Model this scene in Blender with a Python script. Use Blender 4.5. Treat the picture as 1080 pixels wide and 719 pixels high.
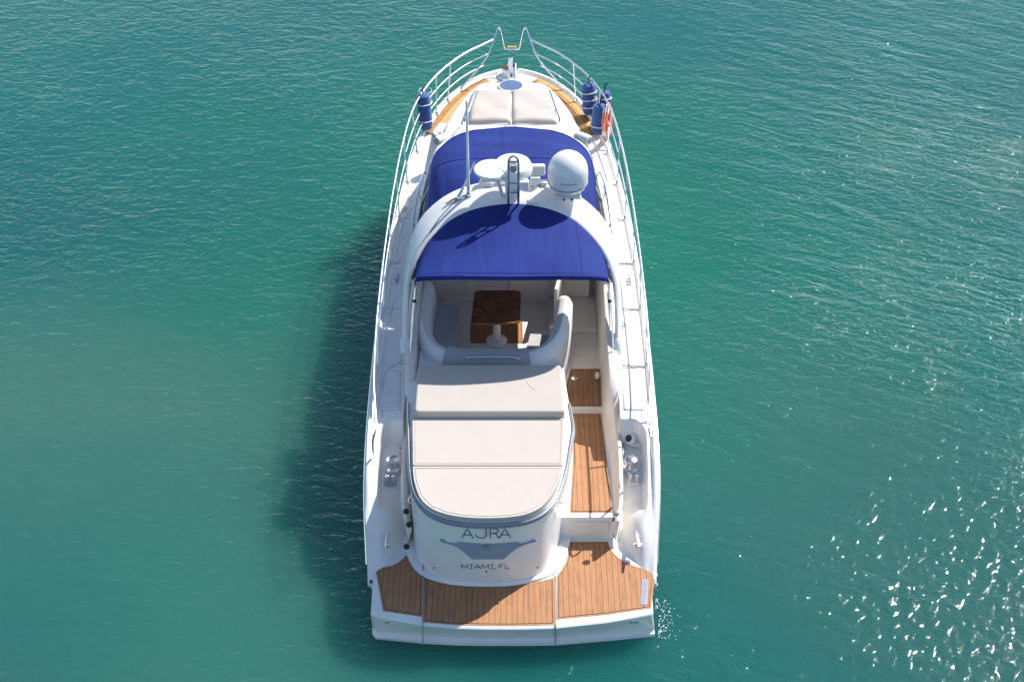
import bpy, bmesh, math, random, mathutils
import numpy as np
from mathutils import Vector, Matrix, Quaternion
R = math.radians
random.seed(7)
for o in list(bpy.data.objects): bpy.data.objects.remove(o)
S = bpy.context.scene
COL = S.collection

# ------------------------------------------------------------------ camera, sky, sun, exposure
F, PITCH = 1700.0, R(37)
CAM = Vector((0, -13.466, 16.845))
cd = bpy.data.cameras.new('camera'); cam = bpy.data.objects.new('camera', cd); COL.objects.link(cam)
cam.location = CAM; cam.rotation_euler = (R(90) - PITCH, 0, 0)
cd.sensor_width = 36; cd.lens = 36 * F / 1080; cd.clip_end = 6000; cd.clip_start = .1
S.camera = cam
SUN_AZ, SUN_EL = R(49), R(47.5)          # azimuth clockwise from the bow (+Y)
w = bpy.data.worlds.new('World'); S.world = w; w.use_nodes = True
nt = w.node_tree; bg = nt.nodes['Background']
sky = nt.nodes.new('ShaderNodeTexSky'); sky.sky_type = 'NISHITA'; sky.sun_disc = False
sky.sun_elevation = SUN_EL; sky.sun_rotation = SUN_AZ
sky.dust_density = .9; sky.ozone_density = 1.0; sky.altitude = 900; sky.air_density = 1.0
tcw = nt.nodes.new('ShaderNodeTexCoord'); sxw = nt.nodes.new('ShaderNodeSeparateXYZ'); nt.links.new(tcw.outputs['Generated'], sxw.inputs[0])
hz = nt.nodes.new('ShaderNodeMapRange'); hz.inputs['From Min'].default_value = 0; hz.inputs['From Max'].default_value = .22
hz.inputs['To Min'].default_value = .85; hz.inputs['To Max'].default_value = 0; nt.links.new(sxw.outputs[2], hz.inputs[0])
hm = nt.nodes.new('ShaderNodeMix'); hm.data_type = 'RGBA'; nt.links.new(hz.outputs[0], hm.inputs[0])   # pale sea haze along the horizon
nt.links.new(sky.outputs[0], hm.inputs[6]); hm.inputs[7].default_value = (5.6, 7.2, 7.9, 1)
nt.links.new(hm.outputs[2], bg.inputs[0]); bg.inputs[1].default_value = .125
sd = bpy.data.lights.new('sun', 'SUN'); sun = bpy.data.objects.new('sun', sd); COL.objects.link(sun)
sd.energy = 4.9; sd.angle = R(.53); sd.color = (1, .95, .88)
sv = Vector((math.sin(SUN_AZ) * math.cos(SUN_EL), math.cos(SUN_AZ) * math.cos(SUN_EL), math.sin(SUN_EL)))
sun.rotation_euler = sv.to_track_quat('Z', 'Y').to_euler(); sun.location = sv * 60
S.view_settings.view_transform = 'Standard'; S.view_settings.look = 'None'
S.view_settings.exposure = .46; S.view_settings.gamma = 1

# ------------------------------------------------------------------ helpers
def at(px, py, z):
    a = (px - 540) / F; b = -(py - 359.5) / F
    d = Vector((a, math.cos(PITCH) + b * math.sin(PITCH), -math.sin(PITCH) + b * math.cos(PITCH)))
    return CAM + d * ((z - CAM.z) / d.z)
def aty(px, py, y):
    a = (px - 540) / F; b = -(py - 359.5) / F
    d = Vector((a, math.cos(PITCH) + b * math.sin(PITCH), -math.sin(PITCH) + b * math.cos(PITCH)))
    return CAM + d * ((y - CAM.y) / d.y)
def xy(v): return (v[0], v[1])
def ss(a, b, x):
    t = min(1, max(0, (x - a) / (b - a))); return t * t * (3 - 2 * t)
class Curve:                                   # monotone-ish hermite table
    def __init__(s, pts):
        s.x = [p[0] for p in pts]; s.y = [p[1] for p in pts]; n = len(pts)
        d = [(s.y[i+1]-s.y[i])/(s.x[i+1]-s.x[i]) for i in range(n-1)]
        s.m = [d[0]] + [0 if d[i-1]*d[i] <= 0 else 2*d[i-1]*d[i]/(d[i-1]+d[i]) for i in range(1, n-1)] + [d[-1]]
    def __call__(s, x):
        x = min(s.x[-1], max(s.x[0], x)); i = 0
        while i < len(s.x) - 2 and x > s.x[i+1]: i += 1
        h = s.x[i+1]-s.x[i]; t = (x-s.x[i])/h
        return ((2*t**3-3*t*t+1)*s.y[i] + (t**3-2*t*t+t)*h*s.m[i] + (-2*t**3+3*t*t)*s.y[i+1] + (t**3-t*t)*h*s.m[i+1])
def catmull(pts, n=8, closed=False):
    P = [Vector(p) for p in pts]; out = []; N = len(P)
    for i in range(N if closed else N - 1):
        g = lambda k: P[k % N] if closed else P[min(N-1, max(0, k))]
        a, b, c, d = g(i-1), g(i), g(i+1), g(i+2)
        for j in range(n):
            t = j / n
            out.append(.5*((2*b)+(c-a)*t+(2*a-5*b+4*c-d)*t*t+(3*b-a-3*c+d)*t**3))
    if not closed: out.append(P[-1])
    return out
def resample(pts, n, closed=False):
    P = [Vector(p) for p in pts]
    if closed: P = P + [P[0]]
    L = [0]
    for i in range(1, len(P)): L.append(L[-1] + (P[i]-P[i-1]).length)
    out = []
    for k in range(n):
        t = L[-1] * k / (n if closed else n-1); i = 1
        while i < len(P)-1 and L[i] < t: i += 1
        q = (t-L[i-1])/max(1e-9, L[i]-L[i-1]); out.append(P[i-1].lerp(P[i], q))
    return out
def rounded(pts, r, n=5):                       # 2d polygon with rounded corners
    P = [Vector(p[:2]) for p in pts]; out = []; N = len(P)
    for i in range(N):
        a, b, c = P[i-1], P[i], P[(i+1) % N]
        rr = r[i] if isinstance(r, (list, tuple)) else r
        rr = min(rr, (a-b).length*.48, (c-b).length*.48)
        if rr < 1e-4: out.append(b); continue
        p, q = b+(a-b).normalized()*rr, b+(c-b).normalized()*rr
        for k in range(n+1):
            t = k/n; out.append((1-t)**2*p + 2*t*(1-t)*b + t*t*q)
    return [(v.x, v.y) for v in out]
class MB:
    def __init__(s): s.v = []; s.f = []
    def add(s, v, f):
        b = len(s.v); s.v += [tuple(p) for p in v]; s.f += [tuple(i+b for i in q) for q in f]; return s
    def loft(s, rings, closed=True, caps=True):
        n = len(rings[0]); v = [p for r in rings for p in r]; f = []
        for i in range(len(rings)-1):
            for j in range(n if closed else n-1):
                k = (j+1) % n; f.append((i*n+j, i*n+k, (i+1)*n+k, (i+1)*n+j))
        if caps and closed:
            f.append(tuple(reversed(range(n)))); f.append(tuple((len(rings)-1)*n+j for j in range(n)))
        return s.add(v, f)
    def tube(s, pts, r, seg=8, smooth=0, closed=False, caps=True):
        P = catmull(pts, smooth, closed) if smooth else [Vector(p) for p in pts]
        n = len(P); rad = r if callable(r) else (lambda t: r)
        T = []
        for i in range(n):
            a = P[(i-1) % n] if closed else P[max(0, i-1)]; b = P[(i+1) % n] if closed else P[min(n-1, i+1)]
            T.append((b-a).normalized())
        u = T[0].orthogonal().normalized(); rings = []
        for i in range(n):
            u = (u - T[i]*u.dot(T[i])).normalized(); w_ = T[i].cross(u)
            rr = rad(i/max(1, n-1))
            rings.append([P[i]+(u*math.cos(2*math.pi*k/seg)+w_*math.sin(2*math.pi*k/seg))*rr for k in range(seg)])
        if closed: rings.append(rings[0])
        return s.loft(rings, True, caps and not closed)
    def prism(s, poly, z0, z1, taper=0):
        P = [Vector((p[0], p[1])) for p in poly]
        c = sum(P, Vector((0, 0)))/len(P)
        n = len(P); tri = mathutils.geometry.tessellate_polygon([[Vector((p.x, p.y, 0)) for p in P]])
        f = [(i, (i+1) % n, (i+1) % n+n, i+n) for i in range(n)] + [tuple(i+n for i in t) for t in tri] + [tuple(reversed(t)) for t in tri]
        return s.add([(p.x, p.y, z0) for p in P] + [(p.x, p.y, z1) for p in P], f)
    def box(s, c, d, rot=None):
        x, y, z = [k/2 for k in d]; M = rot if rot else Matrix.Identity(3)
        v = [Vector(c)+M @ Vector((a*x, b*y, e*z)) for e in (-1, 1) for a, b in ((-1,-1),(1,-1),(1,1),(-1,1))]
        return s.add(v, [(3,2,1,0),(4,5,6,7),(0,1,5,4),(1,2,6,5),(2,3,7,6),(3,0,4,7)])
    def lathe(s, prof, c=(0, 0, 0), axis=(0, 0, 1), seg=24, caps=True):
        q = Vector(axis).normalized().to_track_quat('Z', 'Y'); c = Vector(c)
        return s.loft([[c+q @ Vector((r*math.cos(2*math.pi*k/seg), r*math.sin(2*math.pi*k/seg), z)) for k in range(seg)] for r, z in prof], True, caps)
    def grid(s, fn, nu, nv):
        v = [fn(i/nu, j/nv) for i in range(nu+1) for j in range(nv+1)]; m = nv+1
        return s.add(v, [(i*m+j, (i+1)*m+j, (i+1)*m+j+1, i*m+j+1) for i in range(nu) for j in range(nv)])
    def build(s, name, mat, parent=None, smooth=38, bevel=0, seg=3, solid=0, flip=False, label=None, weld=True):
        me = bpy.data.meshes.new(name); me.from_pydata(s.v, [], s.f)
        bm = bmesh.new(); bm.from_mesh(me)
        if weld: bmesh.ops.remove_doubles(bm, verts=bm.verts, dist=1e-5)
        bmesh.ops.recalc_face_normals(bm, faces=bm.faces)
        if flip: bmesh.ops.reverse_faces(bm, faces=bm.faces)
        for f in bm.faces: f.smooth = smooth > 0
        for e in bm.edges:
            e.smooth = not (len(e.link_faces) == 2 and e.calc_face_angle(0) > R(smooth))
        bm.to_mesh(me); bm.free()
        me.materials.append(mat)
        o = bpy.data.objects.new(name, me); COL.objects.link(o)
        if parent is not None:
            o.parent = parent
            q = parent
            while q.parent is not None: q = q.parent
            if parent is q: o.location = -q.location
        if solid:
            m = o.modifiers.new('solid', 'SOLIDIFY'); m.thickness = solid; m.offset = -1
        if bevel:
            m = o.modifiers.new('bevel', 'BEVEL'); m.width = bevel; m.segments = seg; m.limit_method = 'ANGLE'; m.angle_limit = R(35)
            m.harden_normals = True
        if label: o['label'] = label
        return o
def tag(o, label, cat, group=None, kind=None):
    if label: o['label'] = label
    if cat: o['category'] = cat
    if group: o['group'] = group
    if kind: o['kind'] = kind
    return o
def empty(name, loc):
    o = bpy.data.objects.new(name, None); COL.objects.link(o); o.location = loc; o.empty_display_size = .3; return o

# ------------------------------------------------------------------ materials
class NT:
    def __init__(s, name):
        s.m = bpy.data.materials.new(name); s.m.use_nodes = True; s.t = s.m.node_tree; s.b = s.t.nodes['Principled BSDF']
    def n(s, typ, **k):
        q = s.t.nodes.new('ShaderNode'+typ)
        for a, b in k.items(): setattr(q, a, b)
        return q
    def l(s, a, b): s.t.links.new(a, b)
    def coord(s, scale=(1, 1, 1), rot=(0, 0, 0), loc=(0, 0, 0)):
        c = s.n('TexCoord'); m = s.n('Mapping'); m.inputs['Scale'].default_value = scale; m.inputs['Rotation'].default_value = rot; m.inputs['Location'].default_value = loc
        s.l(c.outputs['Object'], m.inputs[0]); return m.outputs[0]
    def noise(s, scale, co=None, detail=4, rough=.55, dist=0):
        q = s.n('TexNoise'); q.inputs['Scale'].default_value = scale; q.inputs['Detail'].default_value = detail
        q.inputs['Roughness'].default_value = rough; q.inputs['Distortion'].default_value = dist
        s.l(co if co is not None else s.coord(), q.inputs['Vector']); return q.outputs[0]
    def ramp(s, f, stops):
        q = s.n('ValToRGB'); e = q.color_ramp.elements
        while len(e) < len(stops): e.new(.5)
        for i, (p, c) in enumerate(stops): e[i].position = p; e[i].color = (*c, 1) if len(c) == 3 else c
        s.l(f, q.inputs[0]); return q.outputs[0]
    def math(s, op, a, b=None, c=None):
        q = s.n('Math', operation=op)
        for i, k in enumerate((a, b, c)):
            if k is None: continue
            if isinstance(k, (int, float)): q.inputs[i].default_value = k
            else: s.l(k, q.inputs[i])
        return q.outputs[0]
    def mix(s, f, a, b, blend='MIX'):
        q = s.n('Mix', data_type='RGBA', blend_type=blend)
        for i, k in ((0, f), (6, a), (7, b)):
            if isinstance(k, (int, float)): q.inputs[i].default_value = k
            elif isinstance(k, tuple): q.inputs[i].default_value = (*k, 1)
            else: s.l(k, q.inputs[i])
        return q.outputs[2]
    def bump(s, h, strength=.3, dist=.01):
        q = s.n('Bump'); q.inputs['Strength'].default_value = strength; q.inputs['Distance'].default_value = dist
        s.l(h, q.inputs['Height']); s.l(q.outputs[0], s.b.inputs['Normal']); return q
    def set(s, **k):
        for a, v in k.items():
            i = s.b.inputs[a.replace('_', ' ')]
            if isinstance(v, bpy.types.NodeSocket): s.l(v, i)
            else: i.default_value = (*v, 1) if isinstance(v, tuple) and len(v) == 3 else v
        return s
def simple(name, c, rough=.4, metal=0, var=.06, scale=6, bump=0, bscale=60, **k):
    m = NT(name); d = tuple(x*(1-var) for x in c); e = tuple(min(1, x*(1+var)) for x in c)
    m.set(Base_Color=m.ramp(m.noise(scale), [(.3, d), (.7, e)]), Roughness=rough, Metallic=metal, **k)
    if bump: m.bump(m.noise(bscale, detail=3), .35, bump)
    return m.m
def gelcoat_mat(name, c, rough):
    m = NT(name); n1 = m.noise(2.2, detail=5); n2 = m.noise(14, m.coord((1, .25, 1)), detail=5)
    c1 = m.ramp(n1, [(.3, tuple(x*.955 for x in c)), (.65, c)])
    m.set(Base_Color=m.mix(m.math('MULTIPLY', m.ramp(n2, [(.52, (0, 0, 0)), (.75, (1, 1, 1))]), .10), c1, (.55, .53, .48)),
          Roughness=m.math('MULTIPLY_ADD', n1, .18, rough-.09), Coat_Weight=.25, Coat_Roughness=.06)
    m.bump(m.noise(2.5, detail=2), .05, .02); return m.m
gel = gelcoat_mat('white_gelcoat', (.85, .838, .81), .3)
gel_grip = simple('nonskid_gelcoat', (.74, .74, .73), .62, bump=.002, bscale=260)
cream = simple('cream_gelcoat', (.86, .78, .68), .35, var=.04)
vinyl = simple('white_vinyl', (.80, .79, .775), .45, var=.04, bump=.004, bscale=9)
pad = simple('beige_canvas', (.50, .452, .402), .85, var=.022, scale=3, bump=.012, bscale=5, Sheen_Weight=.15)
grey_cush = simple('grey_upholstery', (.47, .455, .45), .8, var=.06, scale=4, bump=.01, bscale=6, Sheen_Weight=.2)
steel = simple('polished_steel', (.86, .86, .86), .27, 1, var=.03)
steel_dull = simple('brushed_steel', (.42, .43, .46), .33, 1, var=.1)
rubber = simple('black_rubber', (.018, .018, .02), .55, var=.2)
grey_trim = simple('grey_trim', (.27, .28, .32), .35, var=.08)
slate = simple('blue_grey_plastic', (.30, .33, .40), .38, var=.06)
fend = simple('blue_fender_cover', (.018, .075, .27), .75, var=.2, scale=14, bump=.006, bscale=14, Sheen_Weight=.3)
orange = simple('orange_foam', (.80, .14, .04), .5, var=.1)
rope_m = simple('white_rope', (.66, .65, .62), .8, var=.1, bump=.004, bscale=120)
glass = simple('tinted_glass', (.018, .022, .028), .06, var=.1, Coat_Weight=.5)
def glass_mat():
    m = NT('tinted_windscreen'); tr = m.n('BsdfTransparent'); tr.inputs[0].default_value = (.50, .55, .56, 1)
    m.set(Base_Color=(.02, .026, .03), Roughness=.04); mx = m.n('MixShader'); mx.inputs[0].default_value = .42
    out = next(n for n in m.t.nodes if n.type == 'OUTPUT_MATERIAL')
    m.l(tr.outputs[0], mx.inputs[1]); m.l(m.b.outputs[0], mx.inputs[2]); m.l(mx.outputs[0], out.inputs[0]); return m.m
glass = glass_mat()
hatch_glass = simple('blue_grey_acrylic', (.11, .16, .27), .12, var=.1)
skylight = simple('pale_acrylic', (.33, .34, .36), .12, var=.1)
letter = simple('dark_lettering', (.03, .035, .045), .4, var=.1)
seam_m = simple('moulded_seam', (.42, .42, .43), .5)
brass = simple('yellow_marker', (.62, .48, .10), .4, var=.1)
def canvas_mat():
    m = NT('navy_canvas'); co = m.coord()
    n1 = m.noise(1.3, co, 5); n2 = m.noise(1, m.coord((3.2, .7, .7)), 2, .45, .6)
    c = m.ramp(n1, [(.25, (.0070, .019, .150)), (.75, (.0110, .030, .205))])
    fade = m.ramp(m.noise(5, m.coord((3, 1, 1)), 5), [(.45, (0, 0, 0)), (.8, (1, 1, 1))])
    m.set(Base_Color=m.mix(m.math('MULTIPLY', fade, .10), c, (.022, .048, .27)), Roughness=.8, Specular_IOR_Level=.25)
    weave = m.noise(420, co, 1)
    h = m.math('ADD', m.math('MULTIPLY', n2, 1.0), m.math('MULTIPLY', weave, .04))
    m.bump(h, .5, .055); return m.m
canvas = canvas_mat()
def teak_mat(name, pitch, c0, c1, curved=False):
    m = NT(name); tc = m.n('TexCoord'); sx = m.n('SeparateXYZ'); m.l(tc.outputs['Object'], sx.inputs[0])
    x = m.math('DIVIDE', sx.outputs[0], pitch); fr = m.math('FRACT', x); fl = m.math('FLOOR', x)
    edge = m.math('MINIMUM', fr, m.math('SUBTRACT', 1, fr))
    caulk = m.math('LESS_THAN', edge, .043)
    wn = m.n('TexWhiteNoise', noise_dimensions='1D'); m.l(fl, wn.inputs['W'])
    g = m.noise(1, m.coord((60, 2.6, 60)), 6, .6, .6); big = m.noise(2.2, detail=3)
    streak = m.noise(1, m.coord((26, 4.5, 1)), 2, .5)
    grain = m.ramp(g, [(.3, c0), (.72, c1)])
    c = m.mix(m.math('MULTIPLY', wn.outputs[0], .18), grain, tuple(k*.62 for k in c0))
    c = m.mix(m.ramp(big, [(.4, (0, 0, 0)), (.75, (.25, .25, .25))]), c, tuple(min(1, k*1.25) for k in c1))
    c = m.mix(m.math('MULTIPLY', m.ramp(streak, [(.58, (0, 0, 0)), (.64, (1, 1, 1))]), .30), c, tuple(k*.45 for k in c0))
    m.set(Base_Color=m.mix(m.math('MULTIPLY', caulk, .75), c, (.035, .022, .014)), Roughness=.62)
    m.bump(m.math('SUBTRACT', m.math('MULTIPLY', g, .3), caulk), .4, .003); return m.m
teak = teak_mat('teak_planks', .079, (.345, .150, .060), (.47, .228, .098))
teak_bow = simple('teak_trim', (.52, .27, .085), .6, var=.12, scale=9)
teak_edge = simple('teak_margin', (.44, .225, .105), .6, var=.15, scale=9)
def burl_mat():
    m = NT('walnut_burl'); n = m.noise(5, None, 7, .65, 2.2)
    m.set(Base_Color=m.ramp(n, [(.3, (.10, .034, .014)), (.5, (.25, .095, .038)), (.72, (.36, .155, .065))]), Roughness=.16, Coat_Weight=.6, Coat_Roughness=.05); return m.m
burl = burl_mat()
def water_mat():
    m = NT('sea_water'); tc = m.n('TexCoord'); P = tc.outputs['Object']
    def blob(cx, cy, rx, ry, rot=0):
        mp = m.n('Mapping', vector_type='TEXTURE'); m.l(P, mp.inputs[0]); mp.inputs['Location'].default_value = (cx, cy, 0)
        mp.inputs['Rotation'].default_value = (0, 0, rot); mp.inputs['Scale'].default_value = (rx, ry, 1)
        ad = m.n('VectorMath', operation='ADD'); wn = m.n('TexNoise'); wn.inputs['Scale'].default_value = .22; wn.inputs['Detail'].default_value = 3
        m.l(P, wn.inputs['Vector']); sb = m.n('VectorMath', operation='SUBTRACT'); m.l(wn.outputs[1], sb.inputs[0]); sb.inputs[1].default_value = (.5, .5, .5)
        m.l(mp.outputs[0], ad.inputs[0]); m.l(sb.outputs[0], ad.inputs[1])
        ml = m.n('VectorMath', operation='MULTIPLY'); m.l(ad.outputs[0], ml.inputs[0]); ml.inputs[1].default_value = (1, 1, 0)
        ln = m.n('VectorMath', operation='LENGTH'); m.l(ml.outputs[0], ln.inputs[0])
        return m.ramp(ln.outputs['Value'], [(.25, (1, 1, 1)), (1, (0, 0, 0))])
    base = m.ramp(m.noise(.10, detail=4), [(.35, (.007, .094, .087)), (.65, (.011, .109, .096))])
    pale, green, deep = (.040, .122, .096), (.008, .118, .072), (.010, .078, .078)
    c = m.mix(m.math('MULTIPLY', blob(-6.5, 7.5, 7.0, 5.0), .95), base, pale)
    c = m.mix(m.math('MULTIPLY', blob(-3.6, 1.5, 3.2, 7), .6), c, (.036, .132, .094))
    c = m.mix(m.math('MULTIPLY', blob(-9, 0, 6, 6), .7), c, (.031, .102, .088))
    c = m.mix(m.math('MULTIPLY', blob(0, 13, 10, 10), .7), c, green)
    c = m.mix(m.math('MULTIPLY', blob(5, 6.5, 4, 5), .6), c, (.032, .110, .082))
    c = m.mix(m.math('MULTIPLY', blob(9, 1, 8, 8), .8), c, (.030, .093, .082))
    c = m.mix(m.math('MULTIPLY', blob(-9, 13, 7, 3.5), .6), c, deep)
    m.set(Base_Color=c, Roughness=.045, IOR=1.333, Specular_IOR_Level=.5)
    m.b.subsurface_method = 'BURLEY'
    m.set(Subsurface_Weight=1.0, Subsurface_Scale=2.2); m.b.inputs['Subsurface Radius'].default_value = (.5, 1.0, .95)
    # ripples: long crests bent by low-frequency noise, with finer chop
    sx = m.n('SeparateXYZ'); m.l(P, sx.inputs[0])
    side = m.math('MULTIPLY_ADD', sx.outputs[0], .16, .1); side.node.use_clamp = True      # longer crests in the open water to starboard
    def tex(scale, rot):                                   # ripple space: crests run along local x, turned by rot
        mp = m.n('Mapping', vector_type='TEXTURE'); m.l(P, mp.inputs[0]); mp.inputs['Rotation'].default_value = (0, 0, R(rot))
        mp.inputs['Scale'].default_value = (1/scale[0], 1/scale[1], 1); return mp.outputs[0]
    w1 = m.noise(1.0, tex((2.1, 3.6), -6), 2, .5, 1.0)
    w2 = m.noise(1.0, tex((.95, 3.4), -27), 2, .45, .5)
    wa = m.math('ADD', m.math('MULTIPLY', w1, m.math('SUBTRACT', 1.0, m.math('MULTIPLY', side, .8))), m.math('MULTIPLY', w2, m.math('MULTIPLY', side, 1.0)))
    wb = m.noise(1.0, tex((5.2, 8.0), 10), 3, .55, .6)
    wc = m.noise(1.0, tex((14, 18), -20), 2, .5)
    big = m.noise(.16, detail=2)
    patch = m.ramp(m.noise(.13, m.coord(loc=(3, 8, 0)), 3), [(.32, (.38, .38, .38)), (.68, (1.15, 1.15, 1.15))])
    patch = m.math('ADD', patch, m.math('MULTIPLY', blob(10, 13, 8, 9), .45))
    patch = m.math('MULTIPLY', patch, m.math('SUBTRACT', 1.0, m.math('MULTIPLY', blob(-6, 5, 7, 8), .3)))
    gl = m.noise(1.0, tex((6.4, 4.0), -38), 1.5, .5, .3)
    h = m.math('ADD', m.math('ADD', m.math('MULTIPLY', wa, .80), m.math('MULTIPLY', wb, .46)), m.math('MULTIPLY', wc, .15))
    h = m.math('ADD', m.math('MULTIPLY', h, patch), m.math('MULTIPLY', big, .6))
    h = m.math('ADD', h, m.math('MULTIPLY', gl, m.math('MULTIPLY_ADD', blob(11.5, 1.0, 9.0, 7.5), 1.3, .09)))
    m.bump(h, 1.0, .075); return m.m
water_m = water_mat()
foam_m = simple('white_foam', (.8, .83, .83), .5)

# ------------------------------------------------------------------ the sea
W = MB(); W.grid(lambda u, v: ((u-.5)*4000, (v-.5)*4000, 0), 8, 8)
tag(W.build('sea_water', water_m, smooth=0), 'rippled teal green sea around the yacht', None, kind='structure')

# ------------------------------------------------------------------ the yacht
Y = empty('motor_yacht', (0, 8, 0))
tag(Y, 'white motor yacht with navy canopies and teak stern platform, alone on the teal sea', 'yacht')
def both(fn):
    for s in (1, -1): fn(s)
HB = Curve([(1.85,1.94),(2.12,1.97),(2.75,2.02),(3.0,2.04),(3.7,2.10),(4.2,2.12),(5.2,2.13),(6.27,2.135),(8.17,2.12),(9.28,2.05),(10.88,1.93),(12.0,1.79),(12.8,1.63),(13.3,1.47),(13.75,1.28),(14.08,1.09),(14.4,.85),(14.65,.58),(14.82,.28),(14.9,.02)])
ZS = Curve([(1.85,.43),(2.5,.45),(2.75,.53),(3.0,.64),(3.4,.88),(3.9,1.15),(4.5,1.38),(5.2,1.52),(6.27,1.6),(8.17,1.7),(9.28,1.8),(10.88,1.9),(12.6,1.97),(14.08,2.06),(14.9,2.1)])
LV = [(1.0, 1.0, 14.9, 0), (1.012, .94, 14.88, 0), (1.012, .90, 14.86, 0), (.995, .86, 14.83, 0), (.955, .45, 14.35, 0), (.90, .0, 13.7, .06), (.86, 0, 13.5, -.1), (.45, 0, 13.0, -.36), (.0, 0, 12.6, -.6)]
def hull_ring(u):
    r = []
    for fr, zf, ye, zo in LV:
        y = 2.6 + (ye-2.6)*u; ys = 2.6 + (14.9-2.6)*u
        zs = ZS(ys); z = zs*zf + zo if zf else zo
        r.append((HB(ys)*fr, y, z))
    return r + [(-x, y, z) for x, y, z in reversed(r[:-1])]
m = MB(); us = [1-(1-i/90)**1.5 for i in range(91)]
m.loft([hull_ring(u) for u in us], closed=False)
r0 = hull_ring(0); m.add(r0, [tuple(range(len(r0)))]) 
hull = m.build('hull', gel, Y, smooth=50)
# dark boot stripe and rubbing strake
def strake(zf, out, r, name, mat, y0=2.9):
    for s in (1, -1):
        pts = []
        for i in range(70):
            u = (y0-2.6)/12.3 + (1-(y0-2.6)/12.3)*(1-(1-i/69)**1.6)
            ys = 2.6+12.3*u; pts.append((s*(HB(ys)*1.012+out), 2.6+(14.87-2.6)*u, ZS(ys)*zf))
        MB().tube(pts, r, 6).build(name, mat, hull)
strake(.92, .0, .022, 'rubbing_strake', steel)

# side decks with toe rail, the aft recess and the rounded stern quarter
XIN = Curve([(2.6,1.47),(3.4,1.50),(3.7,1.58),(4.7,1.62),(5.4,1.62),(6.4,1.66),(8.0,1.68),(9.3,1.62),(10.5,1.52),(11.0,1.45)])
def deck_z(y, s, d):
    z = ZS(y)
    if y < 4.9: z -= .34*(1-ss(0, .72, s))*ss(4.9, 3.9, y)*ss(2.5, 3.9, y)
    pk = ss(.72, .60, s)*ss(3.45, 4.1, y)*ss(5.0, 4.86, y + .5*max(0, s-.32)**2*3)
    z -= (.36-.34*(1-ss(0, .72, s))*ss(4.9, 3.8, y)*.8)*pk
    z += .02*math.sin(math.pi*min(1, s*1.05))*ss(4.2, 3.4, y)
    return z
def side_deck(sgn):
    def fn(u, s):
        yb = 3.38 - .72*ss(0, .9, s)
        y = yb + (10.9-yb)*u**1.7
        xi = XIN(y); hb = HB(y); x = xi + (hb-xi)*s; d = hb-x
        z = deck_z(y, s, d)
        k = min(1, max(0, (y-yb)/.55)); z = max(z, .49); zr = .46 + (z-.46)*(1-(1-k)**2.4)
        if y < 4.2: zr = zr*(1-ss(.82, 1, s)*ss(4.2, 3.2, y)) + ZS(y)*ss(.82, 1, s)*ss(4.2, 3.2, y)
        return (sgn*x, y, zr + (.0 if s < 1 else .004))
    return MB().grid(fn, 420, 36).build('side_deck', gel, Y, smooth=60, solid=.03)
decks = {s: side_deck(s) for s in (1, -1)}
for sgn in (1, -1):
    for y0, y1 in ((5.15, 6.05), (6.12, 7.45), (7.52, 8.62), (8.69, 9.85), (9.92, 10.6)):
        def fn(u, v):
            y = y0+(y1-y0)*u; xi = XIN(y); x = xi+.05+(HB(y)-.13-xi-.05)*v
            return (sgn*x, y, deck_z(y, (x-xi)/(HB(y)-xi), HB(y)-x)+.007)
        MB().grid(fn, 14, 6).build('nonskid_panel', gel_grip, decks[sgn], solid=.006)
def toe_rail(sgn):
    rings = []
    for i in range(140):
        y = 3.3 + (14.87-3.3)*(1-(1-i/139)**1.4); hb = HB(y); z = ZS(y)
        n = Vector((1, -(HB(y+.01)-HB(y-.01))/.02, 0)).normalized(); k = ss(3.3, 4.1, y)
        rings.append([Vector((sgn*(hb-n.x*a), y-n.y*a, z+b)) for a, b in ((-.022, -.03), (-.018, .02*k), (.0, .055*k), (.05, .06*k), (.075, .03*k), (.085, -.03))])
    return MB().loft(rings).build('toe_rail', gel, Y, smooth=55)
for s in (1, -1): toe_rail(s)
# inner and outer faces of the cockpit coamings
ZC = Curve([(3.3,1.02),(3.7,1.08),(4.3,1.14),(4.9,1.22),(5.25,1.42),(5.55,1.72),(5.9,1.86),(6.85,1.93),(7.8,2.05),(10,2.22),(10.8,2.26)])
XCO = Curve([(3.3,1.53),(3.7,1.60),(4.7,1.635),(5.4,1.60),(6.4,1.625),(8,1.63),(9.3,1.58),(10.5,1.48),(10.8,1.44)])
XCI = Curve([(3.3,1.48),(3.7,1.54),(4.7,1.57),(5.2,1.53),(5.6,1.47),(6.8,1.46),(8,1.46),(9.5,1.42),(10.8,1.3)])
def coaming(s):
    rings = []
    for i in range(80):
        y = 3.3 + 7.5*i/79; zc = ZC(y); xo, xi = XCO(y), XCI(y); xd = XIN(y)
        zd = deck_z(y, 0, 1) - .06
        e = .018
        rings.append([(s*(xd+.012), y, zd), (s*(xd-.004), y, zd+.09), (s*xo, y, zc-.03), (s*(xo-.01), y, zc-.008), (s*(xo-.025), y, zc),
                      (s*(xi+.025), y, zc), (s*(xi+.006), y, zc-.008), (s*xi, y, zc-.03), (s*(xi*.5+(1.43-.04*ss(4.5,6,y))*.5), y, .5*(zc+.9)), (s*(1.43-.04*ss(4.5,6,y)), y, .84)])
    m = MB().loft(rings, closed=True)
    return m.build('coaming', cream, Y, smooth=45)
coam = {s: coaming(s) for s in (1, -1)}

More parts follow.
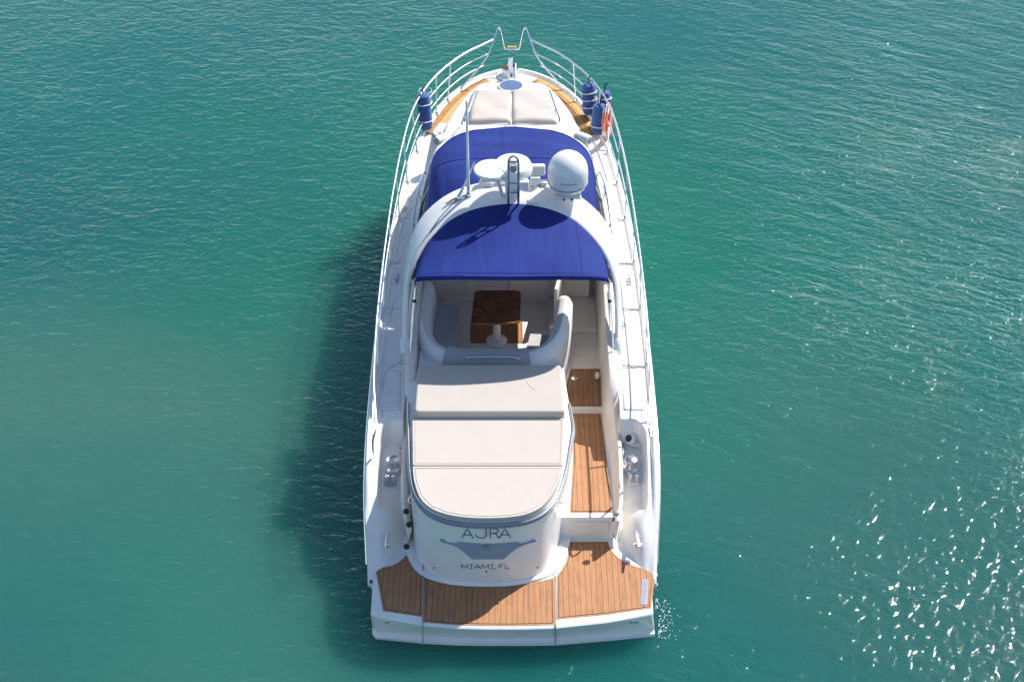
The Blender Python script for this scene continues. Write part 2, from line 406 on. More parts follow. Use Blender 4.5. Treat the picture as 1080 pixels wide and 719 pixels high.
# foredeck with raised trunk
CR = Curve([(9.9,.52),(11.9,.49),(12.2,.47),(13.0,.41),(13.5,.375),(13.85,.325),(14.02,.16),(14.2,.0),(14.9,0)])
def fd(x, y):
    hb = HB(y); d = (hb-abs(x))/math.sqrt(1+((HB(y+.02)-HB(y-.02))/.04)**2); z = ZS(y)
    t = ss(.37, .60, d); z += CR(y)*t*(.86+.14*(1-min(1, abs(x)/1.6)**2))
    return z
def fdeck(u, v):
    y = 10.7 + (14.885-10.7)*(1-(1-u)**1.5); s = v*2-1
    s = math.copysign(1-(1-abs(s))**1.35, s)
    x = s*HB(y)
    return (x, y, fd(x, y) + .004)
fore = MB().grid(fdeck, 110, 90).build('foredeck', gel, Y, smooth=60, solid=.03)
def on_fd(px, py):
    z = 3.2                                        # march down the sight line to the deck surface
    while z > 1.7:
        p = at(px, py, z)
        if p.y < 14.88 and p.z <= fd(p.x, p.y): break
        z -= .004
    return at(px, py, z)
# teak side strips on the foredeck
def bow_teak(s):
    ys = [12.62 + (14.66-12.62)*i/40 for i in range(41)]
    def strip(d0, d1, dz):
        top = []; 
        for y in ys:
            k = 1*ss(11.4, 11.9, y)
            a, b = d0, d0+(d1-d0)*1
            hb = HB(y)
            # offset along the normal of the sheer
            dy = .02; n = Vector((1, -(HB(y+dy)-HB(y-dy))/(2*dy))).normalized()
            top.append((Vector((hb, y)) - n*a, Vector((hb, y)) - n*b))
        m = MB()
        v = []
        for p, q in top:
            for pt in (p, q):
                zz = ZS(pt.y) + dz
                v.append((s*pt.x, pt.y, zz))
            
        f = [(2*i, 2*i+1, 2*i+3, 2*i+2) for i in range(len(top)-1)]
        return m.add(v, f)
    st = strip(.10, .36, .012).build('teak_strip', teak_bow, fore, solid=.012)
    for d in (.15, .20, .25, .30, .345):
        strip(d, d+.008, .0145).build('caulk_line', rubber, st) if d in (.20, .30) else None
both(bow_teak)

# ---- swim platform
PZ = .50
def fl(L, z): return [xy(at(a, b, z)) for a, b in L]
top = fl([(389,600),(391.5,640),(398,655)], PZ) + fl([(445,667),(513,669.5),(585,669)], PZ-.05) + fl([(689,653),(690,640),(691.5,600)], PZ)
def platform():
    # outline at the deck and a lower lip reaching aft
    up = [(-1.965,3.5),(-1.965,2.7),(-1.95,2.02)] + [xy(at(*p, PZ)) for p in ((402,649),(445,658),(480,661),(513,662),(550,662),(585,661),(640,655),(686,647))] + [(1.95,2.04),(1.965,2.7),(1.965,3.5)]
    lo = [(-1.955,3.5),(-1.955,2.6),(-1.95,2.1)] + [xy(at(*p, .0)) for p in ((397,672),(445,676.5),(480,678.5),(513,679),(550,679),(585,678.5),(640,674),(690,669))] + [(1.95,2.1),(1.955,2.6),(1.955,3.5)]
    lip = [(x*1.003, y-.03) for x, y in lo]
    R_ = [[(x*.99, y+.12, -.3) for x, y in lo], [(x, y+.03, -.04) for x, y in lo], [(x, y, .0) for x, y in lip], [(x, y, .05) for x, y in lip], [(x, y+.03, .085) for x, y in lo],
          [(a*.25+c*.75, b*.25+d*.75, .40) for (a, b), (c, d) in zip(lo, up)], [(x, y+.0, .47) for x, y in up], [(x*.995, y+.03, PZ) for x, y in up]]
    return MB().loft(R_).build('swim_platform', gel, Y, smooth=55)
plat = platform()
def teak_panel(poly, z, name='teak_panel', mat=teak, parent=None, margin=.034):
    P = []
    for p in poly:
        if not P or (Vector(p)-P[-1]).length > .022: P.append(Vector(p))
    if (P[0]-P[-1]).length < .022: P.pop()
    o = MB().prism([tuple(p) for p in P], z-.02, z+.004).build(name, teak_edge, parent)
    # inner field, shrunk towards the inside
    n = len(P); A = sum(P[i].x*P[(i+1) % n].y-P[(i+1) % n].x*P[i].y for i in range(n)); sg = 1 if A > 0 else -1
    inn = []; ca = []
    for i in range(n):
        a, b, c = P[i-1], P[i], P[(i+1) % n]
        n1 = Vector((-(b-a).y, (b-a).x)).normalized()*sg; n2 = Vector((-(c-b).y, (c-b).x)).normalized()*sg
        nn = (n1+n2).normalized(); k = 1/max(.4, nn.dot(n1))
        inn.append(b+nn*margin*k); ca.append(b+nn*(margin-.008)*k)
    MB().prism([(p.x, p.y) for p in ca], z, z+.0065).build('caulk_seam', rubber, o)
    MB().prism([(p.x, p.y) for p in inn], z+.001, z+.009).build('planking', mat, o)
    return o
TP = PZ+.002
def sm(L, z, n=5): return [xy(p) for p in catmull([tuple(at(a, b, z)) for a, b in L], n)]
left = sm([(395.5,597.5),(405,598),(416,595),(425,589),(432,581)], TP) + sm([(433,581.5),(437,594),(446,606.5)], TP)
left += fl([(445.6,650)], TP) + fl([(404,644)], TP)
teak_panel(left, TP, parent=plat)
cen = sm([(447,608.2),(463,614),(485,617),(513,618),(540,617.5),(565,613.5),(585.2,608.8)], TP) + sm([(585.6,658.5),(550,659.5),(513,659.5),(480,658.5),(446.8,655.7)], TP)
teak_panel(cen, TP, parent=plat)
rgt = sm([(587,607.8),(595,596),(599,584),(601,571)], TP) + sm([(641,571),(645,580),(655,589.5),(668,596),(689,602)], TP) + fl([(690,612),(687,641)], TP) + fl([(640,648),(587,653)], TP)
teak_panel(rgt, TP, parent=plat)
# gangway slot, platform seams and corner lights
g = rounded([xy(at(*p, TP)) for p in ((677,611),(684,611),(682,638),(675,638))], .03)
go = MB().prism(g, TP, TP+.016).build('gangway_slot', steel, plat, bevel=.004)
g2 = rounded([xy(at(*p, TP)) for p in ((678.6,614),(682.2,614),(680.3,635),(676.8,635))], .02)
MB().prism(g2, TP+.01, TP+.02).build('slot_insert', skylight, go)
for px, y0, y1 in ((446, 590, 679), (586, 590, 681)):
    pts = [at(px+.6, y0, .62), at(px+.3, 608, PZ+.012), at(px, 659, PZ+.010), at(px, 662.5, .475), at(px, 673, .10), at(px-.2, 679.5, .03)]
    MB().tube(pts, .008, 6).build('platform_seam', grey_trim, plat)
for s in (-1, 1):
    a = at(540+s*129, 655, .38)
    MB().box(a, (.13, .03, .045)).build('stern_light', steel, plat, bevel=.008)
    MB().box(a+Vector((0, -.017, .002)), (.08, .012, .024)).build('lamp_lens', skylight, plat)
for py in (607, 617, 634, 641):
    p = at(692.5, py, .44); MB().box(p, (.03, .07, .06)).build('hinge_block', steel_dull, plat, bevel=.008)

# ---- transom hatch under the sunpad
TZ = 1.72
rim = [(432,384),(430.5,430),(431.5,470),(433,500),(438,522),(449,537),(465,546),(487,551),(513,552.5),(540,551),(560,547),(577,537),(589,520),(597,495),(602,465),(604,450),(600,425),(596,400),(595,384)]
rim_w = resample(catmull([tuple(at(a, b, TZ)) for a, b in rim], 8), 90)
base = [(434,470),(432,500),(432.5,530),(435,560),(439,582),(447,597),(458,605.5),(472,610.5),(490,613),(513,613.5),(537,613),(555,610),(570,604),(580,594),(587,578),(593,560),(597,545),(600,520),(604,470)]
base_w = resample(catmull([tuple(at(a, b, .56)) for a, b in base], 8), 90)
skirt = [(430,470),(426,500),(424,530),(424,560),(428,583),(436,599),(448,609),(470,615.5),(490,618),(513,618.7),(537,618),(558,614.5),(579,607.5),(592,595),(600,577),(604,560),(605,545),(606,520),(608,470)]
skirt_w = resample(catmull([tuple(at(a, b, PZ)) for a, b in skirt], 8), 90)
def hatch():
    y_f = 5.85
    rings = []
    fix = lambda L, z: [Vector((p.x, min(y_f, p.y), z)) for p in L]
    T = fix(rim_w, TZ); B = fix(base_w, .56)
    # make base start/finish line up with rim ends at the forward bulkhead
    B[0].y = B[-1].y = y_f; T[0].y = T[-1].y = y_f
    for i in range(90):
        e = ss(12, 0, i) + ss(77, 89, i)
        B[i] = B[i].lerp(Vector((T[i].x, T[i].y, .56)), e)
    K = [Vector((p.x, p.y, PZ-.03)) for p in fix(skirt_w, 0)]
    for i in range(90):
        e = ss(12, 0, i) + ss(77, 89, i); K[i] = K[i].lerp(Vector((B[i].x, B[i].y, PZ-.03)), e)
    rings.append(K); rings.append([Vector((p.x, p.y, PZ+.035)) for p in K])
    rings.append([p.lerp(q, .7)+Vector((0, 0, .01)) for p, q in zip(rings[-1], B)])
    prof = [(.0, 0), (.08, .03), (.3, .16), (.5, .32), (.7, .52), (.85, .72), (.93, .85), (.975, .94), (.99, .975), (1, 1)]
    for h, k in prof:                              # bulges out above, tucks under the rim at the top
        rings.append([Vector((b.x+(t.x-b.x)*k, b.y+(t.y-b.y)*k, .56+(TZ-.56)*h)) for b, t in zip(B, T)])
    c = sum(T, Vector())/90
    rings.append([p.lerp(Vector((c.x, c.y, TZ)), .02)+Vector((0, 0, .012)) for p in T])
    return MB().loft(rings).build('transom_hatch', gel, Y, smooth=45)
hat = hatch()
def hat_pt(px, py, off=.004):                      # drop a picture point on the hatch's aft face
    o = CAM; d = (at(px, py, 0)-CAM).normalized()
    import mathutils
    global _bvh
    if '_bvh' not in globals():
        me = hat.data; _bvh = mathutils.bvhtree.BVHTree.FromPolygons([v.co for v in me.vertices], [p.vertices for p in me.polygons])
    hit, nrm, i, dist = _bvh.ray_cast(o, d)
    if hit is None: return at(px, py, 1.0), Vector((0, -1, 0))
    if nrm.dot(d) > 0: nrm = -nrm
    return hit+nrm*off, nrm
# rim tubes
rim_t = [p for p in rim_w if p.y < 5.1]
m = MB(); m.tube([p+Vector((0, -.012, -.005)) for p in rim_t], .028, 8); m.tube([p+(p-Vector((-.35, 4.4, TZ))).normalized()*.02+Vector((0, 0, -.045)) for p in rim_t], .018, 8)
m.build('rim_fender', grey_trim, hat)
MB().tube([p+Vector((0, -.006, .034)) for p in rim_t], .010, 6).build('rim_bead', steel, hat)
# sunpad: three panels
def cushion(poly, z0, z1, name, mat, parent, bev=.04, dome=.0, label=None):
    o = MB().prism(poly, z0, z1).build(name, mat, parent, bevel=bev, seg=5, label=label); return o
zt = TZ+.11
aft = sm([(435.5,491.5),(437,507),(443,524),(454,535),(470,541.5),(490,545),(513,546),(537,545),(556,541.5),(571,534),(583,520),(590,505),(593,491.5)], zt, 5)
sp = cushion(aft, TZ+.014, zt, 'sunpad', pad, Y, .03)
cushion(rounded([xy(at(*p, zt)) for p in ((435,440.5),(595,440.5),(593.3,490.5),(435.5,490.5))], .04), TZ+.014, zt+.002, 'pad_panel', pad, sp, .028)
# raised headrest panel
def piping(L, z, parent):
    MB().tube([at(*p, z) for p in L], .006, 6, closed=True).build('piping', pad, parent)
piping([(438,443),(592.5,443),(591,488.5),(438,488.5)], zt+.003, sp)
piping([(438,493.5),(439.5,507),(445.5,523),(456,533.5),(471,539.5),(490,543),(513,544),(537,543),(555,539.5),(569,532),(580.5,519),(587,505),(590.5,493.5)], zt+.001, sp)
def head_panel():
    A = [at(437, 434, zt+.12), at(596, 434, zt+.12), at(592, 384, zt+.19), at(441, 384, zt+.19)]
    lo = [Vector((p.x, p.y, TZ+.02)) for p in A]
    lo[0].y -= .01; lo[1].y -= .01
    pr = rounded([xy(p) for p in A], .07)
    def zz(x, y): return zt+.12+.07*(y-A[0].y)/(A[2].y-A[0].y)
    return MB().loft([[(x, y, TZ+.02) for x, y in pr], [(x, y, zz(x, y)) for x, y in pr]]).build('headrest_panel', pad, sp, bevel=.035, seg=5)
head_panel()
MB().tube([at(524+k[0], k[1], zt+.175-.0012*(k[1]-388)) for k in ((29,392),(31,399),(34,406),(40,411))], .011, 6, 4).build('pad_crease', pad, sp)
# grab hoops on the rim and the centre strap
for s in (-1, 1):
    cx = 513+s*78
    P = [hat_pt(cx+s*a if s < 0 else cx+a, b, .03)[0] for a, b in ((1,520),(6,524),(6.5,528),(2,530))] if False else [at(513+s*(78+a), b, 1.55) for a, b in ((-2,519),(1,522),(4,527),(3,530),(-3,529))]
    MB().tube(P, .011, 6, 4).build('grab_hoop', steel, hat)
a, n_ = hat_pt(513, 553, .02); b, _ = hat_pt(513, 563.5, .02)
MB().tube([a, a.lerp(b, .5)+Vector((0, -.02, .01)), b], .013, 6, 3).build('latch_strap', steel_dull, hat)
# grey stern bracket
def plaque():
    up = [(465,567.2),(565,567.2)]
    lo = [(565,569.5),(556,571.5),(547,575),(539,580.5),(531,588),(498,588),(490,580.5),(482,575),(473,571.5),(465,569.5)]
    P = up+lo
    f_ = [hat_pt(*p, off=-.01)[0] for p in P]; q = []
    for p in P: h, n = hat_pt(*p); q.append(h+n*.03)
    o = MB().loft([f_, q]).build('stern_bracket', slate, hat, smooth=30, bevel=.008)
    inn = [(481,570.2),(549,570.2),(538,577),(524,583.3),(505,583.3),(491,577)]
    MB().loft([[hat_pt(*p)[0]+hat_pt(*p)[1]*.028 for p in inn], [hat_pt(*p)[0]+hat_pt(*p)[1]*.036 for p in inn]]).build('bracket_face', slate, o, bevel=.003)
    c, n = hat_pt(513, 575.5); 
    MB().lathe([(.034, .03), (.034, .041), (.02, .043)], c, n).build('bracket_badge', grey_trim, o)
plaque()
# stern lettering, drawn as thin raised strokes
def strokes(L, name, r, hat_=hat):
    m = MB()
    for st in L:
        P = []
        for i in range(len(st)-1):
            for k in range(4): t = k/4; P.append((st[i][0]*(1-t)+st[i+1][0]*t, st[i][1]*(1-t)+st[i+1][1]*t))
        P.append(st[-1])
        m.tube([hat_pt(a, b, .004)[0] for a, b in P], r(P), 6)
    return m.build(name, letter, hat_)
x0 = 487; 
def nm(u, v): return (487+u*51.5, 557+v*9.8)
A = lambda x: [[(x, 1), (x+.115, 0), (x+.23, 1)], [(x+.045, .66), (x+.185, .66)]]
name_s = [[nm(*p) for p in st] for st in A(0)+[[(.29,.62),(.30,.82),(.34,.95),(.40,1),(.46,.97),(.495,.85),(.505,.6),(.505,.05)]] +
          [[(.585,1),(.585,.02),(.70,.02),(.745,.12),(.75,.3),(.72,.48),(.585,.52)], [(.69,.52),(.755,1)]] + A(.77)]
def pm(u, v): return (487+u*50, 594.6+v*4.6)
P_ = []
def L_(x, w_, segs): P_.extend([[pm(x+a*w_, b) for a, b in s_] for s_ in segs])
M_ = [[(0,1),(0,0),(.5,.8),(1,0),(1,1)]]; I_ = [[(.5,0),(.5,1)],[(.1,0),(.9,0)],[(.1,1),(.9,1)]]; A2 = [[(0,1),(.5,0),(1,1)],[(.22,.65),(.78,.65)]]
L_(0, .13, M_); L_(.17, .07, I_); L_(.27, .13, A2); L_(.43, .14, M_); L_(.61, .06, I_); L_(.69, .02, [[(1,.85),(0,1.3)]])
L_(.79, .09, [[(0,1),(0,0),(1,0)],[(0,.5),(.8,.5)]]); L_(.92, .08, [[(0,0),(0,1),(1,1)]])
strokes(name_s + P_, 'stern_lettering', lambda L: .0062 if L[0][1] < 575 else .0042)
for px, py in ((513, 602), (458, 598), (567, 598)):
    c, n = hat_pt(px, py); MB().lathe([(.012, -.005), (.012, .008)], c, n, 10).build('transom_fitting', rubber, hat)
for px, py, z in ((430,538,1.2), (433,552,1.0), (430.5,575,.75)):
    p = at(px, py, z); MB().lathe([(.04,-.02),(.045,0),(.03,.02)], p+Vector((-.02, -.02, 0)), (.3, -.5, .8), 12).build('power_socket', rubber, hat)
c = at(601.5, 452, 1.55); MB().box(c, (.07, .22, .16), Matrix.Rotation(R(-8), 3, 'Z')).build('hatch_latch', slate, hat, bevel=.02)

# ---- walkway, steps and cockpit sole
WZ0, WZ1 = .93, 1.02
sole = MB().prism([(-1.47,5.78),(1.44,5.78),(1.44,10.7),(-1.44,10.7)], .80, WZ1).build('cockpit_sole', cream, Y)
MB().prism([(.55,3.46),(1.46,3.46),(1.46,5.78),(.55,5.78)], PZ-.1, WZ0).build('walkway', gel, Y, bevel=.012)
MB().box((1.13, 3.452, .72), (.52, .02, .26)).build('step_panel', cream, Y, bevel=.01)
teak_panel(sm([(602,457),(597,438)][:0] or [(601,540.5),(602,520),(603.5,500),(604,478),(603,460),(600,436)], WZ0+.002, 3) + fl([(634,436),(637,460),(642,500),(646,540.5)], WZ0+.002), WZ0+.002, parent=sole, margin=.03)
teak_panel(fl([(594,428.5),(596,410),(602,389),(633,389),(634.5,428.5)], WZ1+.002), WZ1+.002, parent=sole, margin=.025)
teak_panel(rounded(fl([(496,362),(552,362),(551,338),(496,338)], WZ1+.002), .03), WZ1+.002, parent=sole, margin=.025)
c = at(606, 399, WZ1+.01); MB().lathe([(.05,0),(.05,.012),(.03,.016)], c, seg=16).build('deck_filler', steel, sole)
c = at(630.5, 396, 1.12); MB().lathe([(.05,-.01),(.06,.02),(.03,.04)], c, (-1, -.2, .3), 16).build('courtesy_light', cream, sole)
p = at(650, 541, 1.12); MB().lathe([(.035,-.03),(.05,0),(.04,.03),(.02,.04)], p, (0, -.3, 1), 16).build('gate_hinge', grey_trim, coam[1])
p = at(648.5, 548, .95); MB().lathe([(.03,-.03),(.04,0),(.02,.02)], p, (0, -.6, 1), 12).build('gate_catch', rubber, coam[1])
# forward bulkhead with cabinet doors and companionway
bulk = MB().box((-.05, 8.72, 1.50), (2.7, .10, 1.1)).build('bulkhead', cream, Y, bevel=.02)
for cx in (-.42, .30):
    d = MB().box((cx, 8.655, 1.60), (.68, .03, .82)).build('cabinet_door', cream, bulk, bevel=.012)
    MB().tube([(cx-.15 if cx < 0 else cx-.2, 8.62, 1.84), (cx+.12 if cx < 0 else cx+.08, 8.62, 1.84)], .016, 6).build('door_handle', grey_trim, d)
MB().box((.78, 8.3, 1.4), (.06, .8, .78), Matrix.Rotation(R(-10), 3, 'Z')).build('helm_side', cream, Y, bevel=.02)
MB().box((1.0, 8.2, 1.06), (.8, .9, .08)).build('companion_step', cream, Y, bevel=.02)

# ---- cockpit sofa
BZ = 1.92
bk = [(451,296),(447,318),(447,340),(454,357),(468,367),(490,371),(515,371.5),(540,371.5),(562,369),(578,361),(588,347),(593,328),(595,313)]
bk_w = resample(catmull([tuple(at(a, b, BZ)) for a, b in bk], 8), 90)
def ring_sweep(P, prof, name, mat, parent, i0=0, i1=None, label=None, solid=0):
    P = P[i0:i1]; rings = []
    for i, p in enumerate(P):
        t = (P[min(len(P)-1, i+1)]-P[max(0, i-1)]).normalized(); n = Vector((t.y, -t.x, 0))   # n points outboard/aft
        rings.append([(p.x+n.x*a, p.y+n.y*a, z) for a, z in prof])
    n = len(P)
    return MB().loft(rings).build(name, mat, parent, smooth=50, label=label)
# travelling port-forward -> aft -> starboard, outside lies to the right of travel (t.y,-t.x)
out = [(.13,1.0),(.15,1.5),(.14,1.78),(.10,1.88),(.03,1.925),(-.05,1.90),(-.10,1.82),(-.13,1.6),(-.15,1.35),(-.15,1.0)]
test = (bk_w[1]-bk_w[0]); sgn = 1 if Vector((test.y, -test.x)).x < 0 else -1
out = [(a*sgn, z) for a, z in out]
sofa = ring_sweep(bk_w, out, 'sofa', vinyl, Y)
tip = bk_w[-1]; MB().lathe([(.132,1.0-tip.z),(.148,1.5-tip.z),(.14,1.78-tip.z),(.09,1.88-tip.z),(.02,1.915-tip.z)], tip, seg=20).build('arm_end', vinyl, sofa)
# grey aft backrest cushion, sits proud of the roll
out2 = [(.16,1.62),(.175,1.8),(.14,1.90),(.03,1.96),(-.08,1.93),(-.14,1.84),(-.16,1.62)]
ring_sweep(bk_w, [(a*sgn, z) for a, z in out2], 'back_cushion', grey_cush, sofa, 36, 60)
# seat base and seat cushion: band inboard of the backrest
def seat(prof, name, mat, a, b, bev=0):
    o = ring_sweep(bk_w, [(k*sgn, z) for k, z in prof], name, mat, sofa, a, b)
    if bev:
        md = o.modifiers.new('bevel', 'BEVEL'); md.width = bev; md.segments = 4; md.limit_method = 'ANGLE'; md.angle_limit = R(40)
    return o
seat([(-.12,1.0),(-.12,1.33),(-.50,1.33),(-.47,1.0)], 'seat_base', vinyl, 0, 84)
seat([(-.13,1.335),(-.13,1.47),(-.50,1.46),(-.50,1.335)], 'seat_cushion', grey_cush, 0, 82, .03)
# grab rail behind the sofa
MB().tube([at(487,382,1.72), at(489,379,1.84), at(493,377,1.93), at(500,376,1.95), at(535,376,1.95), at(545,377.5,1.92), at(549,380,1.84), at(550,382,1.72)], .014, 8, 4).build('grab_rail', steel, Y)
# bulkhead between sofa and sunpad
MB().prism([(-1.44,5.84),(.78,5.84),(.80,6.02),(.62,6.25),(-1.44,6.4)], .95, 1.70).build('sofa_back_panel', gel, Y, bevel=.02)
# table
tz = 1.70
tt = rounded([xy(at(*p, tz)) for p in ((496.5,340.5),(548.5,340.5),(549.5,306),(500.5,306))], .11, 6)
tab = MB().prism(tt, tz-.04, tz).build('cockpit_table', burl, Y, bevel=.012)
c = at(522, 360, WZ1); tc_ = sum((Vector((*q, 0)) for q in tt), Vector())/len(tt)
MB().lathe([(.17,0),(.17,.03),(.12,.055),(.065,.08),(.06,.3),(.06,.62),(.10,.645)], (tc_.x, tc_.y-.05, WZ1+.012), seg=24).build('table_pedestal', gel, tab)

# ---- windscreen around the helm, white frames
Wt = [(1.47,7.75,2.30),(1.41,8.5,2.46),(1.38,9.4,2.56),(1.37,10.3,2.60),(1.29,10.95,2.62),(1.02,11.28,2.65),(.55,11.46,2.69),(0,11.52,2.71)]
Wb = [(1.62,7.75,2.06),(1.615,8.5,2.10),(1.58,9.4,2.17),(1.50,10.3,2.26),(1.40,11.05,2.31),(1.12,11.52,2.36),(.58,11.78,2.41),(0,11.88,2.43)]
full = lambda L: catmull(L + [(-x, y, z) for x, y, z in reversed(L[:-1])], 8)
wt, wb = full(Wt), full(Wb)
ws = MB().loft([wb, wt], closed=False).build('windscreen', glass, Y, solid=.012)
MB().tube(wt, .026, 8).build('windscreen_rail', gel, ws)
MB().tube([p+Vector((0, 0, -.01)) for p in wb], .032, 8).build('windscreen_sill', gel, ws)
for i in (3, 8, 14, 20, 26, 32, 39, 48, 56):
    for k in (i, len(wt)-1-i):
        MB().tube([wb[k], wt[k]], .016, 6).build('mullion', gel, ws)
for s in (1, -1):                                  # handrails along the windscreen side
    P = [(s*1.655,7.2,2.10),(s*1.66,8.0,2.24),(s*1.635,9.0,2.36),(s*1.60,9.9,2.42),(s*1.53,10.5,2.40),(s*1.49,10.65,2.3)]
    h = MB().tube(P, .015, 8, 5).build('side_handrail', steel, Y)
    for q in (P[1], P[2], P[3]):
        MB().tube([q, (q[0]-s*.06, q[1], q[2]-.19)], .011, 6).build('rail_post', steel, h)
    P = [(s*1.60,6.4,1.98),(s*1.62,7.0,2.16),(s*1.585,7.7,2.34),(s*1.53,8.6,2.5)]
    MB().tube(P, .02, 8, 5).build('window_trim', grey_trim, Y)

# ---- radar arch
AR = [(1.63,6.30,1.90),(1.635,6.75,2.25),(1.60,7.12,2.62),(1.48,7.42,2.95),(1.25,7.65,3.22),(.92,7.82,3.42),(.5,7.93,3.53),(0,7.97,3.56)]
arch_c = resample(full(AR), 81)
def arch():
    rings = []
    for i, p in enumerate(arch_c):
        t = (arch_c[min(80, i+1)]-arch_c[max(0, i-1)]).normalized()
        f = Vector((0, 1, .35)); f = (f-t*f.dot(t)).normalized()        # chord of the section, fore and aft
        n = t.cross(f).normalized()
        if n.z < 0 or (abs(n.z) < .3 and n.x*p.x < 0): n = -n
        if n.dot(Vector((p.x, 0, p.z-2.0))) < 0: n = -n
        u = abs(i-40)/40; wd = .27-.165*ss(.40, .95, u); th = .055
        sec = [(-1,-.3),(-.97,.4),(-.8,.9),(-.3,1.05),(.3,1.0),(.8,.75),(.98,.2),(.97,-.4),(.6,-.8),(-.5,-.8)]
        rings.append([p+f*(a*wd)+n*(b*th) for a, b in sec])
    return MB().loft(rings).build('radar_arch', gel, Y, smooth=50)
arch_o = arch()
for s in (1, -1):
    MB().lathe([(.02,-.14),(.065,-.12),(.08,0),(.075,.10),(.03,.16)], (s*1.64, 6.25, 1.90), (0, .75, .7), 16).build('arch_foot', gel, arch_o)

# ---- aft canopy between arch and its aft bow
AE = [(1.47,6.70,2.55),(1.47,6.47,2.88),(1.45,6.32,3.10),(1.36,6.20,3.22),(1.1,6.11,3.30),(.7,6.05,3.345),(0,6.01,3.365)]
ae = resample(full(AE), 61)
AI = [(1.53,6.98,2.55),(1.47,7.20,2.80),(1.37,7.36,3.00),(1.20,7.50,3.19),(.90,7.63,3.38),(.5,7.73,3.49),(0,7.77,3.525)]
ai = resample(full(AI), 61)
def can1(u, v):
    i = v*60; a = ae[min(60, int(round(i)))]; b = ai[min(60, int(round(i)))]
    p = a.lerp(b, u); k = math.sin(math.pi*u)
    sag = -.035*k*(1-abs(v*2-1)**4) + .008*k*math.sin(v*37)*ss(.55, 1, abs(v*2-1)) + .006*math.sin(v*23+u*3)*k
    return (p.x, p.y, p.z+sag)
c1 = MB().grid(can1, 14, 60).build('aft_canopy', canvas, Y, smooth=60, solid=.008)
m = MB().loft([[p+Vector((0, .03, .004)) for p in ae[4:57]], [p+Vector((0, -.02, .002)) for p in ae[4:57]], [p+Vector((0, -.03, -.03)) for p in ae[4:57]], [p+Vector((0, -.012, -.075)) for p in ae[4:57]]], closed=False)
m.build('canopy_hem', canvas, c1, smooth=70, solid=.006)
for v in (.27, .73):
    MB().tube([Vector(can1(u/12, v))+Vector((0, 0, .003)) for u in range(13)], .005, 5).build('canopy_seam', canvas, c1)
MB().tube([p+Vector((0, .012, -.03)) for p in ae], .017, 8).build('canopy_bow', steel, c1)
for s in (1, -1):
    MB().tube([(s*1.47,6.78,2.50),(s*1.50,6.72,2.2),(s*1.53,6.70,1.93)], .015, 8).build('canopy_leg', steel, c1)
    MB().tube([(s*1.46,6.5,2.86),(s*1.52,6.3,2.35),(s*1.55,6.12,1.9)], .013, 8).build('canopy_stay', steel, c1)
    MB().lathe([(.03,-.03),(.035,0),(.02,.03)], (s*1.485,6.42,2.62), (s, 0, 0), 12).build('stay_knuckle', rubber, c1)
# ---- forward canopy from the arch to the windscreen top
def can2(u, v):
    s = v*2-1
    y = 8.02 + u*3.5
    W_ = Curve([(8.0,1.38),(8.6,1.375),(9.4,1.365),(10.3,1.37),(10.75,1.32),(11.05,1.20),(11.28,1.0),(11.42,.72),(11.5,.38),(11.52,.06)]); wv = W_(y)
    ze = Curve([(8.0,2.85),(8.6,2.88),(9.4,2.88),(10.0,2.80),(10.5,2.68),(11.0,2.65),(11.52,2.735)])(y)
    h = Curve([(8.0,.53),(8.6,.48),(9.3,.375),(9.75,.285),(9.83,.27),(10.4,.30),(11.0,.19),(11.35,.07),(11.52,.0)])(y)
    pw = 3.0 + 2.6*ss(8.2, 9.4, y)*ss(11.2, 9.9, y)
    z = ze + h*(1-abs(s)**pw)
    x = wv*math.copysign(1-(1-abs(s))**1.25, s)*1.0
    z = ze + h*max(0, 1-(abs(x)/wv)**pw)
    fold = .012*math.sin(x*30+y*2)*ss(.5, .95, abs(s))*ss(9.9, 9.3, y) + .007*math.sin(y*9+x*3)*(1-abs(s)**2)
    return (x, y, z+fold)
c2 = MB().grid(can2, 70, 70).build('forward_canopy', canvas, Y, smooth=60, solid=.008)
seam = [Vector(can2((9.80-8.02)/3.5, v/50))+Vector((0, 0, .006)) for v in range(2, 49)]
MB().tube(seam, .009, 6).build('canopy_seam', canvas, c2)
hem = [Vector(can2(u/60, 1)) for u in range(0, 58)]
MB().tube([Vector(can2(u/40, 0.0)) for u in range(41)] + [Vector(can2(1, .5))] + [Vector(can2(u/40, 1.0)) for u in range(40, -1, -1)], .014, 6).build('canopy_welt', canvas, c2)

# ---- gear on the arch
GZ = 3.64
def dome():
    b = Vector((.86, 7.92, 3.64))
    pr = [(.14,0),(.15,.05),(.24,.07),(.285,.12),(.31,.20),(.315,.30),(.312,.38)] + [(.312*math.cos(R(a)), .38+.33*math.sin(R(a))) for a in (12,24,36,48,60,72,82,89)]
    o = MB().lathe(pr, b, (.0, -.06, 1), 40).build('satellite_dome', gel, Y, smooth=40)
    MB().lathe([(.316,.185),(.3185,.19),(.3185,.20),(.316,.205)], b, (0, -.06, 1), 40).build('dome_joint', grey_trim, o)
    MB().box(b+Vector((0, -.05, .0)), (.42, .34, .05)).build('dome_mount', gel, o, bevel=.02)
    for dx in (-.06, .06): MB().lathe([(.018,-.02),(.018,.01)], b+Vector((dx, -.25, .0)), (0, -.7, .7), 8).build('mount_bolt', rubber, o)
    # the faint row of small marks across the dome
    mk = MB()
    for k in range(9):
        a = R(-90-22+44*k/8); mk.box(b+Vector((.3135*math.cos(a), .3135*math.sin(a)-.018, .31)), (.022, .004, .03 if k % 2 else .022), Matrix.Rotation(a+R(90), 3, 'Z'))
    mk.build('dome_lettering', skylight, o)
dome()
b = at(541, 182, 4.05)
